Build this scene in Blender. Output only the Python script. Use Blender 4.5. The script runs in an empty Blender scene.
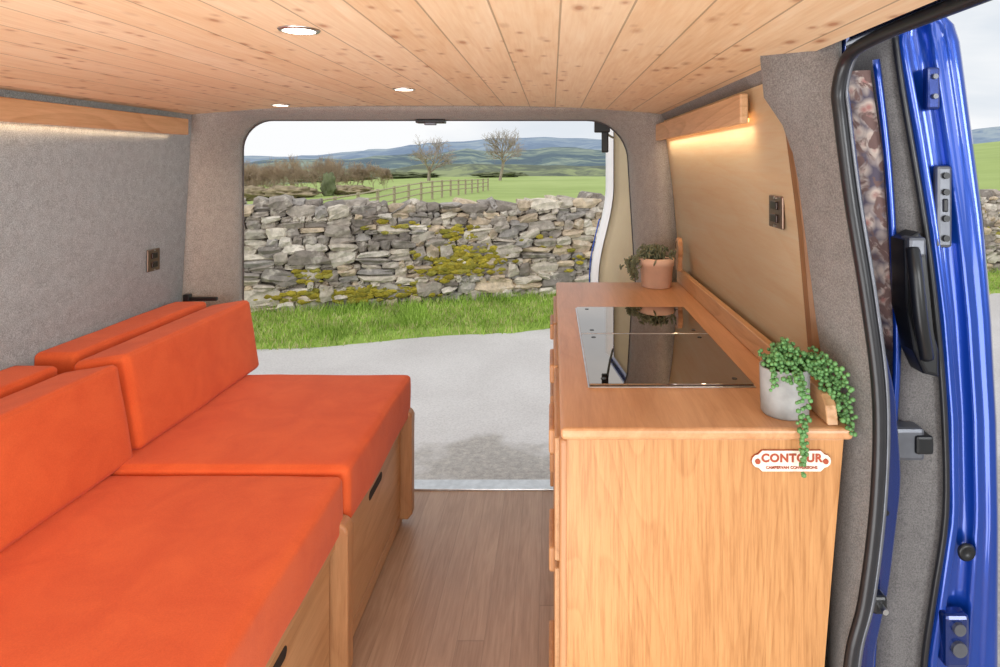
import bpy, bmesh, math, random
from mathutils import Vector, Matrix, noise
random.seed(7)
S=bpy.context.scene
COL=S.collection
W={}
S.view_settings.view_transform='Standard'
S.view_settings.look='None'

# ------------------------------------------------------------------ materials
def lin(c):
    return tuple(((v/255)/12.92 if v/255<=0.04045 else ((v/255+0.055)/1.055)**2.4) for v in c)+(1,)
class NT:
    def __init__(s,name):
        s.m=bpy.data.materials.new(name); s.m.use_nodes=True
        s.n=s.m.node_tree.nodes; s.l=s.m.node_tree.links
        s.b=s.n['Principled BSDF']
    def N(s,t,**k):
        n=s.n.new(t)
        for a,v in k.items(): setattr(n,a,v)
        return n
    def L(s,a,b): s.l.new(a,b)
    def coords(s,scale=(1,1,1),rot=(0,0,0),src='Object'):
        t=s.N('ShaderNodeTexCoord'); m=s.N('ShaderNodeMapping')
        m.inputs['Scale'].default_value=scale; m.inputs['Rotation'].default_value=rot
        s.L(t.outputs[src],m.inputs['Vector']); return m.outputs[0]
    def noise(s,vec,scale=5,detail=4,dist=0,rough=.5):
        n=s.N('ShaderNodeTexNoise'); n.inputs['Scale'].default_value=scale; n.inputs['Detail'].default_value=detail
        n.inputs['Distortion'].default_value=dist; n.inputs['Roughness'].default_value=rough
        if vec: s.L(vec,n.inputs['Vector'])
        return n.outputs['Fac']
    def ramp(s,fac,stops):
        r=s.N('ShaderNodeValToRGB'); e=r.color_ramp.elements
        e[0].position=stops[0][0]; e[0].color=stops[0][1]; e[1].position=stops[-1][0]; e[1].color=stops[-1][1]
        for p,c in stops[1:-1]:
            x=e.new(p); x.color=c
        s.L(fac,r.inputs[0]); return r.outputs[0]
    def mix(s,fac,a,b,mode='MIX'):
        m=s.N('ShaderNodeMix',data_type='RGBA',blend_type=mode)
        for i,v in ((0,fac),(6,a),(7,b)):
            if isinstance(v,(int,float)): m.inputs[i].default_value=v
            elif isinstance(v,tuple): m.inputs[i].default_value=v
            else: s.L(v,m.inputs[i])
        return m.outputs[2]
    def math(s,op,a,b=0,c=0):
        m=s.N('ShaderNodeMath',operation=op)
        for i,v in enumerate((a,b,c)):
            if isinstance(v,(int,float)): m.inputs[i].default_value=v
            else: s.L(v,m.inputs[i])
        return m.outputs[0]
    def col(s,c):
        if isinstance(c,tuple): s.b.inputs['Base Color'].default_value=c
        else: s.L(c,s.b.inputs['Base Color'])
    def bump(s,h,strength=.3,dist=.01):
        b=s.N('ShaderNodeBump'); b.inputs['Strength'].default_value=strength; b.inputs['Distance'].default_value=dist
        s.L(h,b.inputs['Height']); s.L(b.outputs[0],s.b.inputs['Normal'])
    def set(s,rough=.5,metal=0,**k):
        s.b.inputs['Roughness'].default_value=rough; s.b.inputs['Metallic'].default_value=metal
        for a,v in k.items(): s.b.inputs[a.replace('_',' ')].default_value=v
        return s.m

def plain(name,c,rough=.5,metal=0,var=.12,scale=40,**k):
    t=NT(name); f=t.noise(t.coords(),scale,3)
    c=lin(c); d=tuple(v*(1-var) for v in c[:3])+(1,); e=tuple(min(1,v*(1+var)) for v in c[:3])+(1,)
    t.col(t.ramp(f,[(.3,d),(.7,e)])); return t.set(rough,metal,**k)

def felt(name,a,b,scale=160,bump=.6):
    t=NT(name); v=t.coords()
    f=t.noise(v,scale,4,0,.8); g=t.noise(v,scale*.12,3)
    c=t.ramp(f,[(.36,lin(a)),(.64,lin(b))])
    c=t.mix(.15,c,t.ramp(g,[(.35,lin(a)),(.65,lin(b))]))
    t.col(c); t.bump(f,bump,.002); return t.set(.95,Sheen_Weight=.12)

def wood(name,dark,mid,light,axis='Z',scale=1.0,rough=.42,wave=.35,rings=14,fine=.16,figure=1.0):
    t=NT(name)
    k={'X':(1.2,14,14),'Y':(14,1.2,14),'Z':(14,14,1.2)}[axis]
    v=t.coords(tuple(x*scale for x in k))
    f=t.noise(v,1.0,7,.9,.7)
    k2={'X':(10,240,240),'Y':(240,10,240),'Z':(240,240,10)}[axis]
    g=t.noise(t.coords(k2),1.0,4,0,.7)
    k3={'X':(.55,3.6,3.6),'Y':(3.6,.55,3.6),'Z':(3.6,3.6,.55)}[axis]
    h=t.noise(t.coords(tuple(x*figure for x in k3)),1.0,1.5,.3)
    fr=t.math('FRACT',t.math('MULTIPLY',h,rings))
    rr=t.ramp(fr,[(0,(.0,.0,.0,1)),(.70,(.35,.35,.35,1)),(.93,(1,1,1,1)),(1,(0,0,0,1))])
    c=t.ramp(f,[(.3,lin(dark)),(.5,lin(mid)),(.7,lin(light))])
    c=t.mix(wave,c,t.mix(rr,lin(light),lin(dark)))
    c=t.mix(fine,c,t.ramp(g,[(.38,lin(dark)),(.56,lin(light))]),'MIX')
    t.col(c); t.bump(g,.08,.002); return t.set(rough)

def planks(name,dark,mid,light,width,rough,knots=False,groove=.03,length=1.3,vary=.5,gcol=.45):
    t=NT(name); tc=t.N('ShaderNodeTexCoord'); sx=t.N('ShaderNodeSeparateXYZ'); t.L(tc.outputs['Object'],sx.inputs[0])
    xi=t.math('DIVIDE',sx.outputs[0],width); idx=t.math('FLOOR',xi); fr=t.math('FRACT',xi)
    wn=t.N('ShaderNodeTexWhiteNoise',noise_dimensions='1D'); t.L(idx,wn.inputs['W'])
    yy=t.math('ADD',t.math('DIVIDE',sx.outputs[1],length),t.math('MULTIPLY',wn.outputs['Value'],7.3 if length<3 else .01))
    if length>3: yy=t.math('ADD',yy,.5)
    yi=t.math('FLOOR',yy); yf=t.math('FRACT',yy)
    w2=t.N('ShaderNodeTexWhiteNoise',noise_dimensions='2D')
    cb=t.N('ShaderNodeCombineXYZ'); t.L(idx,cb.inputs[0]); t.L(yi,cb.inputs[1]); t.L(cb.outputs[0],w2.inputs['Vector'])
    cb2=t.N('ShaderNodeCombineXYZ')
    t.L(t.math('MULTIPLY',sx.outputs[0],16),cb2.inputs[0]); t.L(t.math('MULTIPLY',sx.outputs[1],1.8),cb2.inputs[1])
    t.L(t.math('MULTIPLY',w2.outputs['Value'],40),cb2.inputs[2])
    f=t.noise(cb2.outputs[0],1.6,6,1.2,.62)
    c=t.ramp(f,[(.3,lin(dark)),(.5,lin(mid)),(.72,lin(light))])
    tone=t.ramp(w2.outputs['Value'],[(0,lin(dark)),(.5,lin(mid)),(1,lin(light))])
    c=t.mix(vary,c,tone)
    cb3=t.N('ShaderNodeCombineXYZ')
    t.L(t.math('MULTIPLY',sx.outputs[0],190),cb3.inputs[0]); t.L(t.math('MULTIPLY',sx.outputs[1],9),cb3.inputs[1]); t.L(idx,cb3.inputs[2])
    fine=t.noise(cb3.outputs[0],1,3)
    c=t.mix(.25,c,t.ramp(fine,[(.35,lin(dark)),(.65,lin(light))]))
    if knots:
        for sxx,syy,off,r,st,thr in ((24,12,3.7,.15,.7,.45),(15,7,9.13,.09,.85,.55),(34,20,5.31,.15,.6,.5)):
            vo=t.N('ShaderNodeTexVoronoi',feature='F1'); mp=t.N('ShaderNodeCombineXYZ')
            t.L(t.math('MULTIPLY',sx.outputs[0],sxx),mp.inputs[0])
            t.L(t.math('ADD',t.math('MULTIPLY',sx.outputs[1],syy),t.math('MULTIPLY',wn.outputs['Value'],31)),mp.inputs[1]); t.L(t.math('MULTIPLY',idx,off),mp.inputs[2])
            vo.inputs['Scale'].default_value=1; t.L(mp.outputs[0],vo.inputs['Vector'])
            s3=t.N('ShaderNodeSeparateColor'); t.L(vo.outputs['Color'],s3.inputs[0])
            sel=t.math('LESS_THAN',s3.outputs[0],thr)
            k=t.ramp(vo.outputs['Distance'],[(r*.6,(1,1,1,1)),(r,(.45,.45,.45,1)),(r*1.9,(0,0,0,1))])
            c=t.mix(t.math('MULTIPLY',t.math('MULTIPLY',k,st),sel),c,lin((164,98,58)))
    e=t.math('MINIMUM',fr,t.math('SUBTRACT',1,fr))
    ed=t.math('LESS_THAN',e,groove)
    ey=t.math('LESS_THAN',t.math('MINIMUM',yf,t.math('SUBTRACT',1,yf)),.0008 if length<3 else 0)
    gr=t.math('MAXIMUM',ed,ey)
    c=t.mix(t.math('MULTIPLY',gr,gcol),c,tuple(v*.3 for v in lin(dark)[:3])+(1,))
    t.col(c); t.bump(t.math('SUBTRACT',1,gr),.3,.0015)
    return t.set(rough)

M={}
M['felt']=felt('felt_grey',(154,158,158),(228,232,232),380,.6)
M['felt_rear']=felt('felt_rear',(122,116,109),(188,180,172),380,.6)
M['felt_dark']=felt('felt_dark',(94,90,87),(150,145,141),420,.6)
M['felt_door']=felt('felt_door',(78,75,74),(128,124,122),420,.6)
t=NT('orange_suede'); v=t.coords(); f=t.noise(v,420,4,0,.7); g=t.noise(v,9,5,.6,.6)
c=t.ramp(f,[(.3,lin((208,82,34))),(.7,lin((228,102,48)))])
c=t.mix(.35,c,t.ramp(g,[(.36,lin((204,78,32))),(.64,lin((232,108,54)))])); t.col(c); t.bump(f,.25,.002); M['orange']=t.set(.9,Sheen_Weight=.08)
M['ceil']=planks('pine_cladding',(222,178,132),(239,205,163),(250,226,192),.082,.5,True,.016,6,.45,.6)
M['floor']=planks('laminate_floor',(144,114,92),(170,140,116),(194,166,142),.062,.38,False,.012,2.4,.4,.3)
M['worktop']=wood('oak_worktop',(172,120,78),(192,140,97),(208,158,116),'Y',1.5,.36,.15,20)
M['cab']=wood('oak_veneer_upright',(148,98,52),(178,124,74),(198,146,94),'Z',2.8,.42,.34,30,.36,1.5)
M['cabY']=wood('oak_veneer_lengthwise',(166,120,78),(190,144,100),(208,164,120),'Y',1.6,.45,.3,20)
M['edge']=wood('oak_edge',(150,102,64),(178,128,86),(198,150,104),'Z',1.3,.45,.2)
M['batten']=wood('oak_batten',(180,134,92),(210,164,120),(228,188,146),'Y',2,.5,.35,22)
M['birch']=wood('birch_ply',(246,212,166),(254,228,186),(255,238,206),'Y',1.2,.5,.22,12)
M['black']=plain('black_plastic',(22,23,25),.35)
M['rubber']=plain('black_rubber',(34,34,37),.32)
M['lipfelt']=plain('charcoal_lip',(84,78,78),.7)
M['steel']=plain('brushed_steel',(200,200,200),.28,1)
M['grey_metal']=plain('grey_metal',(110,112,118),.4,.7)
M['bronze']=plain('antique_bronze',(120,98,84),.3,.8)
M['bronze_d']=plain('dark_bronze',(54,44,40),.3,.7)
M['glass']=plain('black_glass',(158,146,134),.02,1,.03,10)
M['dark']=plain('slot_shade_and_cord',(38,28,22),.8)
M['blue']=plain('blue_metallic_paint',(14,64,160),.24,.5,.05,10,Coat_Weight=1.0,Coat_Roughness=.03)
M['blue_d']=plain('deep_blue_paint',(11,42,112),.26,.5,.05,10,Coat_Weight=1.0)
M['cream']=plain('cream_board',(255,236,200),.6,0,.02)
M['white']=plain('white_trim',(250,250,250),.5,0,.02)
M['signw']=plain('sign_plate_cream',(232,218,200),.45,0,.03)
M['copper']=plain('copper_lettering',(160,70,42),.5,.0)
M['terra']=plain('blush_terracotta',(228,194,172),.7,0,.08,25)
M['concrete']=plain('grey_concrete',(156,156,154),.85,0,.12,60)
M['soil']=plain('soil',(58,42,32),.95,0,.4,90)
M['pearl']=plain('pearl_green',(94,140,80),.55,0,.25,60)
M['succ']=plain('succulent_green',(112,118,92),.6,0,.35,50)
def emis(name,c,st):
    t=NT(name); t.b.inputs['Emission Color'].default_value=lin(c); t.b.inputs['Emission Strength'].default_value=st
    t.col(lin(c)); return t.set(.5)
M['led']=emis('led_disc',(255,240,216),9)
M['ledstrip']=emis('led_strip',(255,190,110),4)
t=NT('patterned_cloth'); v=t.coords((1,1,1)); vo=t.N('ShaderNodeTexVoronoi'); vo.inputs['Scale'].default_value=48; t.L(v,vo.inputs['Vector'])
f=t.noise(v,34,3,1.5)
c=t.ramp(vo.outputs['Distance'],[(.1,lin((178,124,116))),(.4,lin((208,190,176))),(.8,lin((96,88,102)))])
c=t.mix(t.ramp(f,[(.45,(0,0,0,1)),(.55,(1,1,1,1))]),c,lin((124,98,92))); t.col(c); M['cloth']=t.set(.9)

def attr_mat(name,rough,extra=None,scale=20,bumps=.5,bd=.01):
    t=NT(name); a=t.N('ShaderNodeAttribute',attribute_name='Col')
    f=t.noise(t.coords(),scale,6,0,.65)
    c=t.mix(1.0,a.outputs['Color'],t.ramp(f,[(.3,(.66,.66,.66,1)),(.7,(1.25,1.25,1.25,1))]),'MULTIPLY')
    if extra: c=extra(t,c)
    t.col(c); t.bump(f,bumps,bd); return t.set(rough)
def lichen(t,c):
    g=t.noise(t.coords(),7,5,0,.6)
    c=t.mix(t.ramp(g,[(.54,(0,0,0,1)),(.62,(.5,.5,.5,1))]),c,lin((222,213,198)))
    b=t.noise(t.coords(),3.1,5,0,.6)
    c=t.mix(t.ramp(b,[(.58,(0,0,0,1)),(.70,(.25,.25,.25,1))]),c,lin((150,124,100)))
    h=t.noise(t.coords((1,1,1.4)),2.6,5,0,.65)
    return t.mix(t.ramp(h,[(.70,(0,0,0,1)),(.78,(.5,.5,.5,1))]),c,lin((140,134,80)))
M['stone']=attr_mat('field_stone',.9,lichen,16,.7,.02)
M['moss']=attr_mat('moss',1,None,40,.8,.02)
M['grass']=attr_mat('grass_blades_mat',.8,None,3,.0)
M['bark']=plain('bark',(170,154,142),.95,0,.2,3)
M['bark2']=plain('brown_twigs',(176,154,132),.95,0,.25,1)
def ground_mat(name,stops,scale,detail=8,b=.3,dist=0,map=(1,1,1),bd=.02,rough=.95,fine=.35):
    t=NT(name); v=t.coords(map); f=t.noise(v,scale,detail,dist,.65)
    g=t.noise(v,scale*6,5)
    c=t.ramp(f,[(p,lin(q)) for p,q in stops])
    c=t.mix(fine,c,t.ramp(g,[(.3,lin(stops[0][1])),(.7,lin(stops[-1][1]))]))
    t.col(c)
    if b: t.bump(g,b,bd)
    return t.set(rough)
M['verge']=ground_mat('verge_turf',[(.3,(108,130,54)),(.5,(140,168,70)),(.7,(172,194,94))],3)
M['field']=ground_mat('pasture',[(.3,(142,162,84)),(.5,(160,180,98)),(.7,(180,194,122))],.06)
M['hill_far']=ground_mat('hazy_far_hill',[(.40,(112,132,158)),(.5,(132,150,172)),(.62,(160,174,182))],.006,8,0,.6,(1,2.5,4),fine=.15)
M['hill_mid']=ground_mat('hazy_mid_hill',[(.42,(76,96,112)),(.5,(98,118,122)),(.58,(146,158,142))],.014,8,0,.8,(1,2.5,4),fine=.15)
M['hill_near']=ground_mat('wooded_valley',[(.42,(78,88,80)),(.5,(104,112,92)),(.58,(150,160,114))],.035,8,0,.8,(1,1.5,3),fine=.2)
t=NT('asphalt'); v=t.coords(src='Object')
tc=t.N('ShaderNodeNewGeometry'); sx=t.N('ShaderNodeSeparateXYZ'); t.L(tc.outputs['Position'],sx.inputs[0])
f=t.noise(v,60,6,0,.8); g=t.noise(v,1.1,5,.5,.6); vr=t.N('ShaderNodeTexVoronoi'); vr.inputs['Scale'].default_value=70; t.L(v,vr.inputs['Vector'])
c=t.ramp(f,[(.3,lin((178,172,170))),(.55,lin((208,204,202))),(.75,lin((228,225,222)))])
c=t.mix(.45,c,t.ramp(g,[(.35,lin((184,178,176))),(.65,lin((218,214,212)))]))
c=t.mix(.2,c,t.ramp(vr.outputs['Distance'],[(0,lin((130,126,122))),(.6,lin((222,218,214)))]))
gn=t.noise(v,26,7,0,.85)
gravel=t.ramp(gn,[(.35,lin((96,90,84))),(.5,lin((148,140,130))),(.65,lin((194,186,172)))])
wob=t.math('ADD',sx.outputs[1],t.math('MULTIPLY',t.noise(v,2.2,4),1.6))
edge=t.N('ShaderNodeMapRange'); edge.inputs[1].default_value=4.45; edge.inputs[2].default_value=4.25; t.L(wob,edge.inputs[0])
c=t.mix(t.math('MULTIPLY',edge.outputs[0],.6),c,gravel)
t.col(c); t.bump(f,.5,.01); M['road']=t.set(.9)

# ------------------------------------------------------------------ helpers
def obj(name,me,mat=None,parent=None,origin='base',label=None,category=None,smooth=False,kind=None):
    vs=[v.co.copy() for v in me.vertices]
    mn=Vector([min(v[i] for v in vs) for i in range(3)]); mx=Vector([max(v[i] for v in vs) for i in range(3)])
    if origin=='base': o=Vector(((mn.x+mx.x)/2,(mn.y+mx.y)/2,mn.z))
    elif origin=='center': o=(mn+mx)/2
    else: o=Vector(origin)
    for v in me.vertices: v.co-=o
    if mat:
        me.materials.clear(); me.materials.append(mat)
    if smooth:
        for p in me.polygons: p.use_smooth=True
    ob=bpy.data.objects.new(name,me); COL.objects.link(ob); W[ob]=o
    if parent: ob.parent=parent; ob.location=o-W[parent]
    else: ob.location=o
    if label: ob['label']=label
    if category: ob['category']=category
    if kind: ob['kind']=kind
    return ob
def thing(name,label,category,loc,group=None):
    e=bpy.data.objects.new(name,None); e.empty_display_size=.1; COL.objects.link(e); e.location=loc; W[e]=Vector(loc)
    e['label']=label; e['category']=category
    if group: e['group']=group
    return e
def bm2me(bm,name='m'):
    bmesh.ops.recalc_face_normals(bm,faces=bm.faces)
    me=bpy.data.meshes.new(name); bm.to_mesh(me); bm.free(); return me
def box(x0,x1,y0,y1,z0,z1,bev=.0,seg=2,rot=None,piv=None):
    bm=bmesh.new(); bmesh.ops.create_cube(bm,size=1)
    for v in bm.verts: v.co=Vector(((x0+x1)/2+v.co.x*(x1-x0),(y0+y1)/2+v.co.y*(y1-y0),(z0+z1)/2+v.co.z*(z1-z0)))
    if bev: bmesh.ops.bevel(bm,geom=bm.edges[:],offset=bev,segments=seg,affect='EDGES',profile=.5)
    if rot: bmesh.ops.rotate(bm,verts=bm.verts,cent=piv or Vector(((x0+x1)/2,(y0+y1)/2,(z0+z1)/2)),matrix=rot)
    return bm2me(bm)
def rbox(x0,x1,y0,y1,z0,z1,r=.03,n=14,puff=.01,rot=None,piv=None,seed=0):
    bm=bmesh.new(); bmesh.ops.create_cube(bm,size=2)
    bmesh.ops.subdivide_edges(bm,edges=bm.edges[:],cuts=n,use_grid_fill=True)
    h=Vector(((x1-x0)/2,(y1-y0)/2,(z1-z0)/2)); c=Vector(((x0+x1)/2,(y0+y1)/2,(z0+z1)/2))
    for v in bm.verts:
        u=v.co.copy()
        w=Vector([math.sin(a*math.pi/2)*.8+a*.2 for a in u])
        p=Vector([w[i]*h[i] for i in range(3)])
        q=Vector([max(-h[i]+r,min(h[i]-r,p[i])) for i in range(3)])
        d=p-q
        if d.length>1e-7: p=q+d.normalized()*r
        k=(1-u.x**2)*(1-u.y**2) if abs(u.z)>.99 else ((1-u.y**2)*(1-u.z**2) if abs(u.x)>.99 else (1-u.x**2)*(1-u.z**2) if abs(u.y)>.99 else 0)
        nrm=Vector([u[i] if abs(u[i])>.99 else 0 for i in range(3)])
        if nrm.length>0: p+=nrm.normalized()*puff*(k**.5)
        wv=noise.noise(Vector((p.x*5+seed,p.y*5,p.z*5)))*.005+noise.noise(Vector((p.x*14+seed,p.y*14,p.z*14)))*.0015
        p+=p.normalized()*wv
        v.co=c+p
    if rot: bmesh.ops.rotate(bm,verts=bm.verts,cent=piv or c,matrix=rot)
    return bm2me(bm)
def grid(rows,thick=0,closed=False):
    bm=bmesh.new(); g=[[bm.verts.new(p) for p in r] for r in rows]
    for i in range(len(g)-1):
        for j in range(len(g[0])-1):
            bm.faces.new((g[i][j],g[i][j+1],g[i+1][j+1],g[i+1][j]))
    if thick:
        bmesh.ops.solidify(bm,geom=bm.faces[:],thickness=thick)
    return bm2me(bm)
def prism(poly,y0,y1,bev=0,axis='Y'):
    def mk(a,b,t):
        return {'Y':(a,t,b),'X':(t,a,b),'Z':(a,b,t)}[axis]
    bm=bmesh.new(); A=[bm.verts.new(mk(a,b,y0)) for a,b in poly]; B=[bm.verts.new(mk(a,b,y1)) for a,b in poly]
    n=len(poly)
    fs=[bm.faces.new(A),bm.faces.new(B[::-1])]
    for i in range(n): bm.faces.new((A[i],B[i],B[(i+1)%n],A[(i+1)%n]))
    if bev:
        es=list(fs[0].edges)+list(fs[1].edges)
        bmesh.ops.bevel(bm,geom=es,offset=bev,segments=3,affect='EDGES',profile=.5)
    return bm2me(bm)
def cyl(c,r,h,axis='Z',seg=24,r2=None,bev=0):
    bm=bmesh.new(); bmesh.ops.create_cone(bm,cap_ends=True,segments=seg,radius1=r,radius2=r if r2 is None else r2,depth=h)
    R={'Z':Matrix(),'X':Matrix.Rotation(math.pi/2,4,'Y'),'Y':Matrix.Rotation(-math.pi/2,4,'X')}[axis]
    bmesh.ops.transform(bm,verts=bm.verts,matrix=Matrix.Translation(c)@R)
    return bm2me(bm)
def lathe(prof,c,seg=40,mat=None):
    bm=bmesh.new(); rings=[]
    for r,z in prof:
        r=max(r,.0002)
        rings.append([bm.verts.new((r*math.cos(2*math.pi*i/seg),r*math.sin(2*math.pi*i/seg),z)) for i in range(seg)])
    for a,b in zip(rings,rings[1:]):
        for i in range(seg): bm.faces.new((a[i],a[(i+1)%seg],b[(i+1)%seg],b[i]))
    bm.faces.new(rings[0]); bm.faces.new(rings[-1])
    bmesh.ops.transform(bm,verts=bm.verts,matrix=Matrix.Translation(c)@(mat or Matrix()))
    return bm2me(bm)
def tube(pts,r,seg=10,sub=6):
    P=[Vector(p) for p in pts]; Q=[]
    for i in range(len(P)-1):
        p0=P[max(0,i-1)];p1=P[i];p2=P[i+1];p3=P[min(len(P)-1,i+2)]
        for k in range(sub):
            t=k/sub
            Q.append(.5*((2*p1)+(-p0+p2)*t+(2*p0-5*p1+4*p2-p3)*t*t+(-p0+3*p1-3*p2+p3)*t**3))
    Q.append(P[-1]); bm=bmesh.new(); rings=[]; up=Vector((0,1,.01)); a=None
    for i,q in enumerate(Q):
        d=(Q[min(i+1,len(Q)-1)]-Q[max(i-1,0)]).normalized()
        if a is None:
            a=d.cross(up)
            if a.length<.05: a=d.cross(Vector((1,0,0)))
        else: a=a-d*a.dot(d)
        a.normalize(); b=d.cross(a).normalized()
        rings.append([bm.verts.new(q+r*(a*math.cos(2*math.pi*k/seg)+b*math.sin(2*math.pi*k/seg))) for k in range(seg)])
    for A,B in zip(rings,rings[1:]):
        for k in range(seg): bm.faces.new((A[k],A[(k+1)%seg],B[(k+1)%seg],B[k]))
    bm.faces.new(rings[0]); bm.faces.new(rings[-1])
    return bm2me(bm)
def interp(tab,x):
    if x<=tab[0][0]: return tab[0][1]
    for (a,b),(c,d) in zip(tab,tab[1:]):
        if x<=c: return b+(d-b)*(x-a)/(c-a)
    return tab[-1][1]
def struct(name,me,mat,smooth=False,label=None):
    o=obj(name,me,mat,origin='base',kind='structure',smooth=smooth)
    o['label']=label or name.replace('_',' '); o['category']=name.split('_')[0]
    return o

# ------------------------------------------------------------------ camera
cam=bpy.data.cameras.new('camera'); co=bpy.data.objects.new('camera',cam); COL.objects.link(co); S.camera=co
co.location=(0,0,1.09); co.rotation_euler=(math.pi/2,0,0)
cam.sensor_width=36; cam.lens=640*36/1000; cam.shift_x=-.052; cam.shift_y=-.171; cam.clip_start=.02; cam.clip_end=6000

# ------------------------------------------------------------------ shell
Yend=2.13
xl=lambda z: -1.235+.07*z/1.27
xr=lambda z: interp([(0,.43),(.73,.425),(1.0,.40),(1.2,.375),(1.27,.365)],z)
struct('floor',box(-1.235,.43,-.2,Yend,-.03,0),M['floor'],label='brown oak-effect laminate floor planks of the van')
zs=[1.27*i/14 for i in range(15)]
struct('wall_left',grid([[(xl(z),y,z) for y in (-.2,.5,1.2,Yend)] for z in zs],.02),M['felt'],True,'grey felt-lined van side wall')
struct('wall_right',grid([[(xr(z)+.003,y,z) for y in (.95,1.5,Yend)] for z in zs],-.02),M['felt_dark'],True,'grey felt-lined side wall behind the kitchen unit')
xs=[-1.168+i*(.368+1.168)/24 for i in range(25)]
def zc(x):
    t=(x+.40)/.77; return 1.274-.029*abs(t)**3.0
cg=[[(x,y,zc(x)) for y in (-.2,.2,.6,1.0,1.4,1.8,Yend+.005)] for x in xs]
struct('ceiling',grid(cg),M['ceil'],True,'knotty pine tongue and groove ceiling boards')
obj('van_roof',box(-1.27,.43,-.25,2.25,1.30,1.33,.008),M['blue_d'],label='blue painted metal roof of the van',category='van roof')  # unseen roof skin, put in to block light above the ceiling
def rr(x0t,x0b,x1t,x1b,z0,z1,rl,rrad,n=10):
    pts=[(x0b,z0)]
    for k in range(1,8): pts.append((x0b+(x0t-x0b)*k/8,z0+(z1-rl-z0)*k/8))
    for k in range(n+1):
        a=math.pi-k/n*math.pi/2; pts.append((x0t+rl+rl*math.cos(a),z1-rl+rl*math.sin(a)))
    for k in range(1,6): pts.append((x0t+rl+(x1t-rrad-x0t-rl)*k/6,z1))
    for k in range(n+1):
        a=math.pi/2-k/n*math.pi/2; pts.append((x1t-rrad+rrad*math.cos(a),z1-rrad+rrad*math.sin(a)))
    for k in range(1,8): pts.append((x1t+(x1b-x1t)*k/8,z1-rrad+(z0-z1+rrad)*k/8))
    pts.append((x1b,z0)); return pts
oo=rr(-1.20,-1.265,.41,.46,0,1.285,.02,.02)
o1=rr(-1.172,-1.240,.366,.428,0,1.275,.03,.04)
o2=rr(-1.158,-1.222,.352,.417,0,1.268,.06,.09)
o3=rr(-1.138,-1.188,.330,.398,0,1.257,.085,.12)
i0=rr(-1.114,-1.140,.304,.374,0,1.248,.10,.14)
i1=rr(-1.096,-1.100,.282,.350,0,1.242,.105,.145)
i2=rr(-1.086,-1.086,.268,.335,0,1.239,.105,.145)
i3=rr(-1.086,-1.086,.268,.335,0,1.239,.105,.145)
rows=[[(x,y,z) for x,z in o_] for o_,y in ((oo,Yend-.03),(o1,Yend-.055),(o2,Yend-.060),(o3,Yend-.045),(i0,Yend-.005),(i1,Yend+.04),(i2,Yend+.08),(i3,Yend+.12),(oo,Yend+.13))]
struct('wall_rear',grid(rows),M['felt_rear'],True,'grey felt-covered padded surround of the open rear doorway')
struct('trim_1',tube([(a+(.001 if a<-.4 else -.001),Yend+.12,b-.001) for a,b in i3],.0025,8,1),M['lipfelt'],True,'charcoal seal around the rear opening')
struct('trim_2',box(-1.06,.30,Yend-.005,Yend+.06,-.03,.006,.002),M['steel'],label='aluminium threshold strip at the rear of the floor')
struct('trim_3',grid([[(x,y,z) for y in (-.2,.3,.6,.75,.97)] for x,z in ((.34,1.262),(.355,1.254),(.370,1.250),(.383,1.252),(.392,1.262),(.395,1.3))]),M['felt_dark'],True,'grey felt header over the sliding door opening')
struct('trim_5',grid([[(x,y,z) for y in (.97,1.5,Yend)] for x,z in ((.34,1.262),(.352,1.250),(.362,1.235),(.372,1.218))]),M['felt_dark'],True,'grey felt strip between ceiling boards and plywood panel')

SEAL=[(.388,1.19),(.391,1.147),(.405,1.038),(.427,.902),(.443,.767),(.440,.63),(.424,.495),(.404,.404),(.392,.2),(.39,0)]
sealx=lambda z: interp([(b,a) for a,b in SEAL[::-1]],z)
def lx(z): return interp([(0,.425),(.72,.425),(.835,.407),(.957,.392),(1.093,.374),(1.155,.352),(1.19,.326),(1.275,.318)],z)
zz=[i*1.275/30 for i in range(31)]
prow=[]
for z in zz:
    a=lx(z); b=sealx(z)-.004
    prow.append([(a,.985,z),(a-.006,.965,z),(a+(b-a)*.3-.008,.94,z),(a+(b-a)*.7-.006,.90,z),(b,.875,z),(b+.004,.865,z),(b+.012,.875,z)])
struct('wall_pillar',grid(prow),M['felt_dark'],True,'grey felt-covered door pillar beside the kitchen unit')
sp=[(.397,.1,1.245),(.397,.45,1.245),(.397,.68,1.245),(.396,.78,1.243),(.392,.845,1.231)]+[(x,.868,z) for x,z in SEAL]
struct('trim_4',tube(sp,.0085,12,6),M['rubber'],True,'dark rubber door seal around the side door opening')
struct('trim_6',tube([(x+.0115,y-.001,z+.004) for x,y,z in sp],.003,8,6),M['grey_metal'],True,'grey inner lip of the side door seal')

jr=[]
for z in [-.35+i*(1.62)/60 for i in range(61)]:
    s=sealx(z) if z>0 else .39
    o=0.050 if z<.66 else .032
    if .66<=z<.84: o=.032+.018*max(0,min(1,(.84-z)/.18))
    if z>1.17: o=.032-.012*(z-1.17)/.10
    jr.append([(s+.008,.90,z),(s+.013,.884,z),(s+.016,.880,z),(s+.019,.886,z),(s+.021,.900,z),(s+o*.72,.904,z),(s+o-.006,.893,z),(s+o-.002,.897,z),(s+o,.91,z),(s+o+.003,1.0,z),(max(s,.40)+.05,1.4,z),(max(s,.40)+.05,2.2,z)])
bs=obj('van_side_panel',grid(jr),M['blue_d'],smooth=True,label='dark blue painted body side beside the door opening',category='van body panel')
obj('roof_rail',grid([[(x,y,z) for y in (-.2,.3,.7,.93)] for x,z in ((.408,1.252),(.42,1.254),(.432,1.27),(.435,1.32))]),M['blue_d'],parent=bs,smooth=True)
for z in (.60,.36):
    obj('jamb_bolt',cyl((sealx(z)+.031,.898,z),.004,.008,'Y',12),M['black'],parent=bs)

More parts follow.
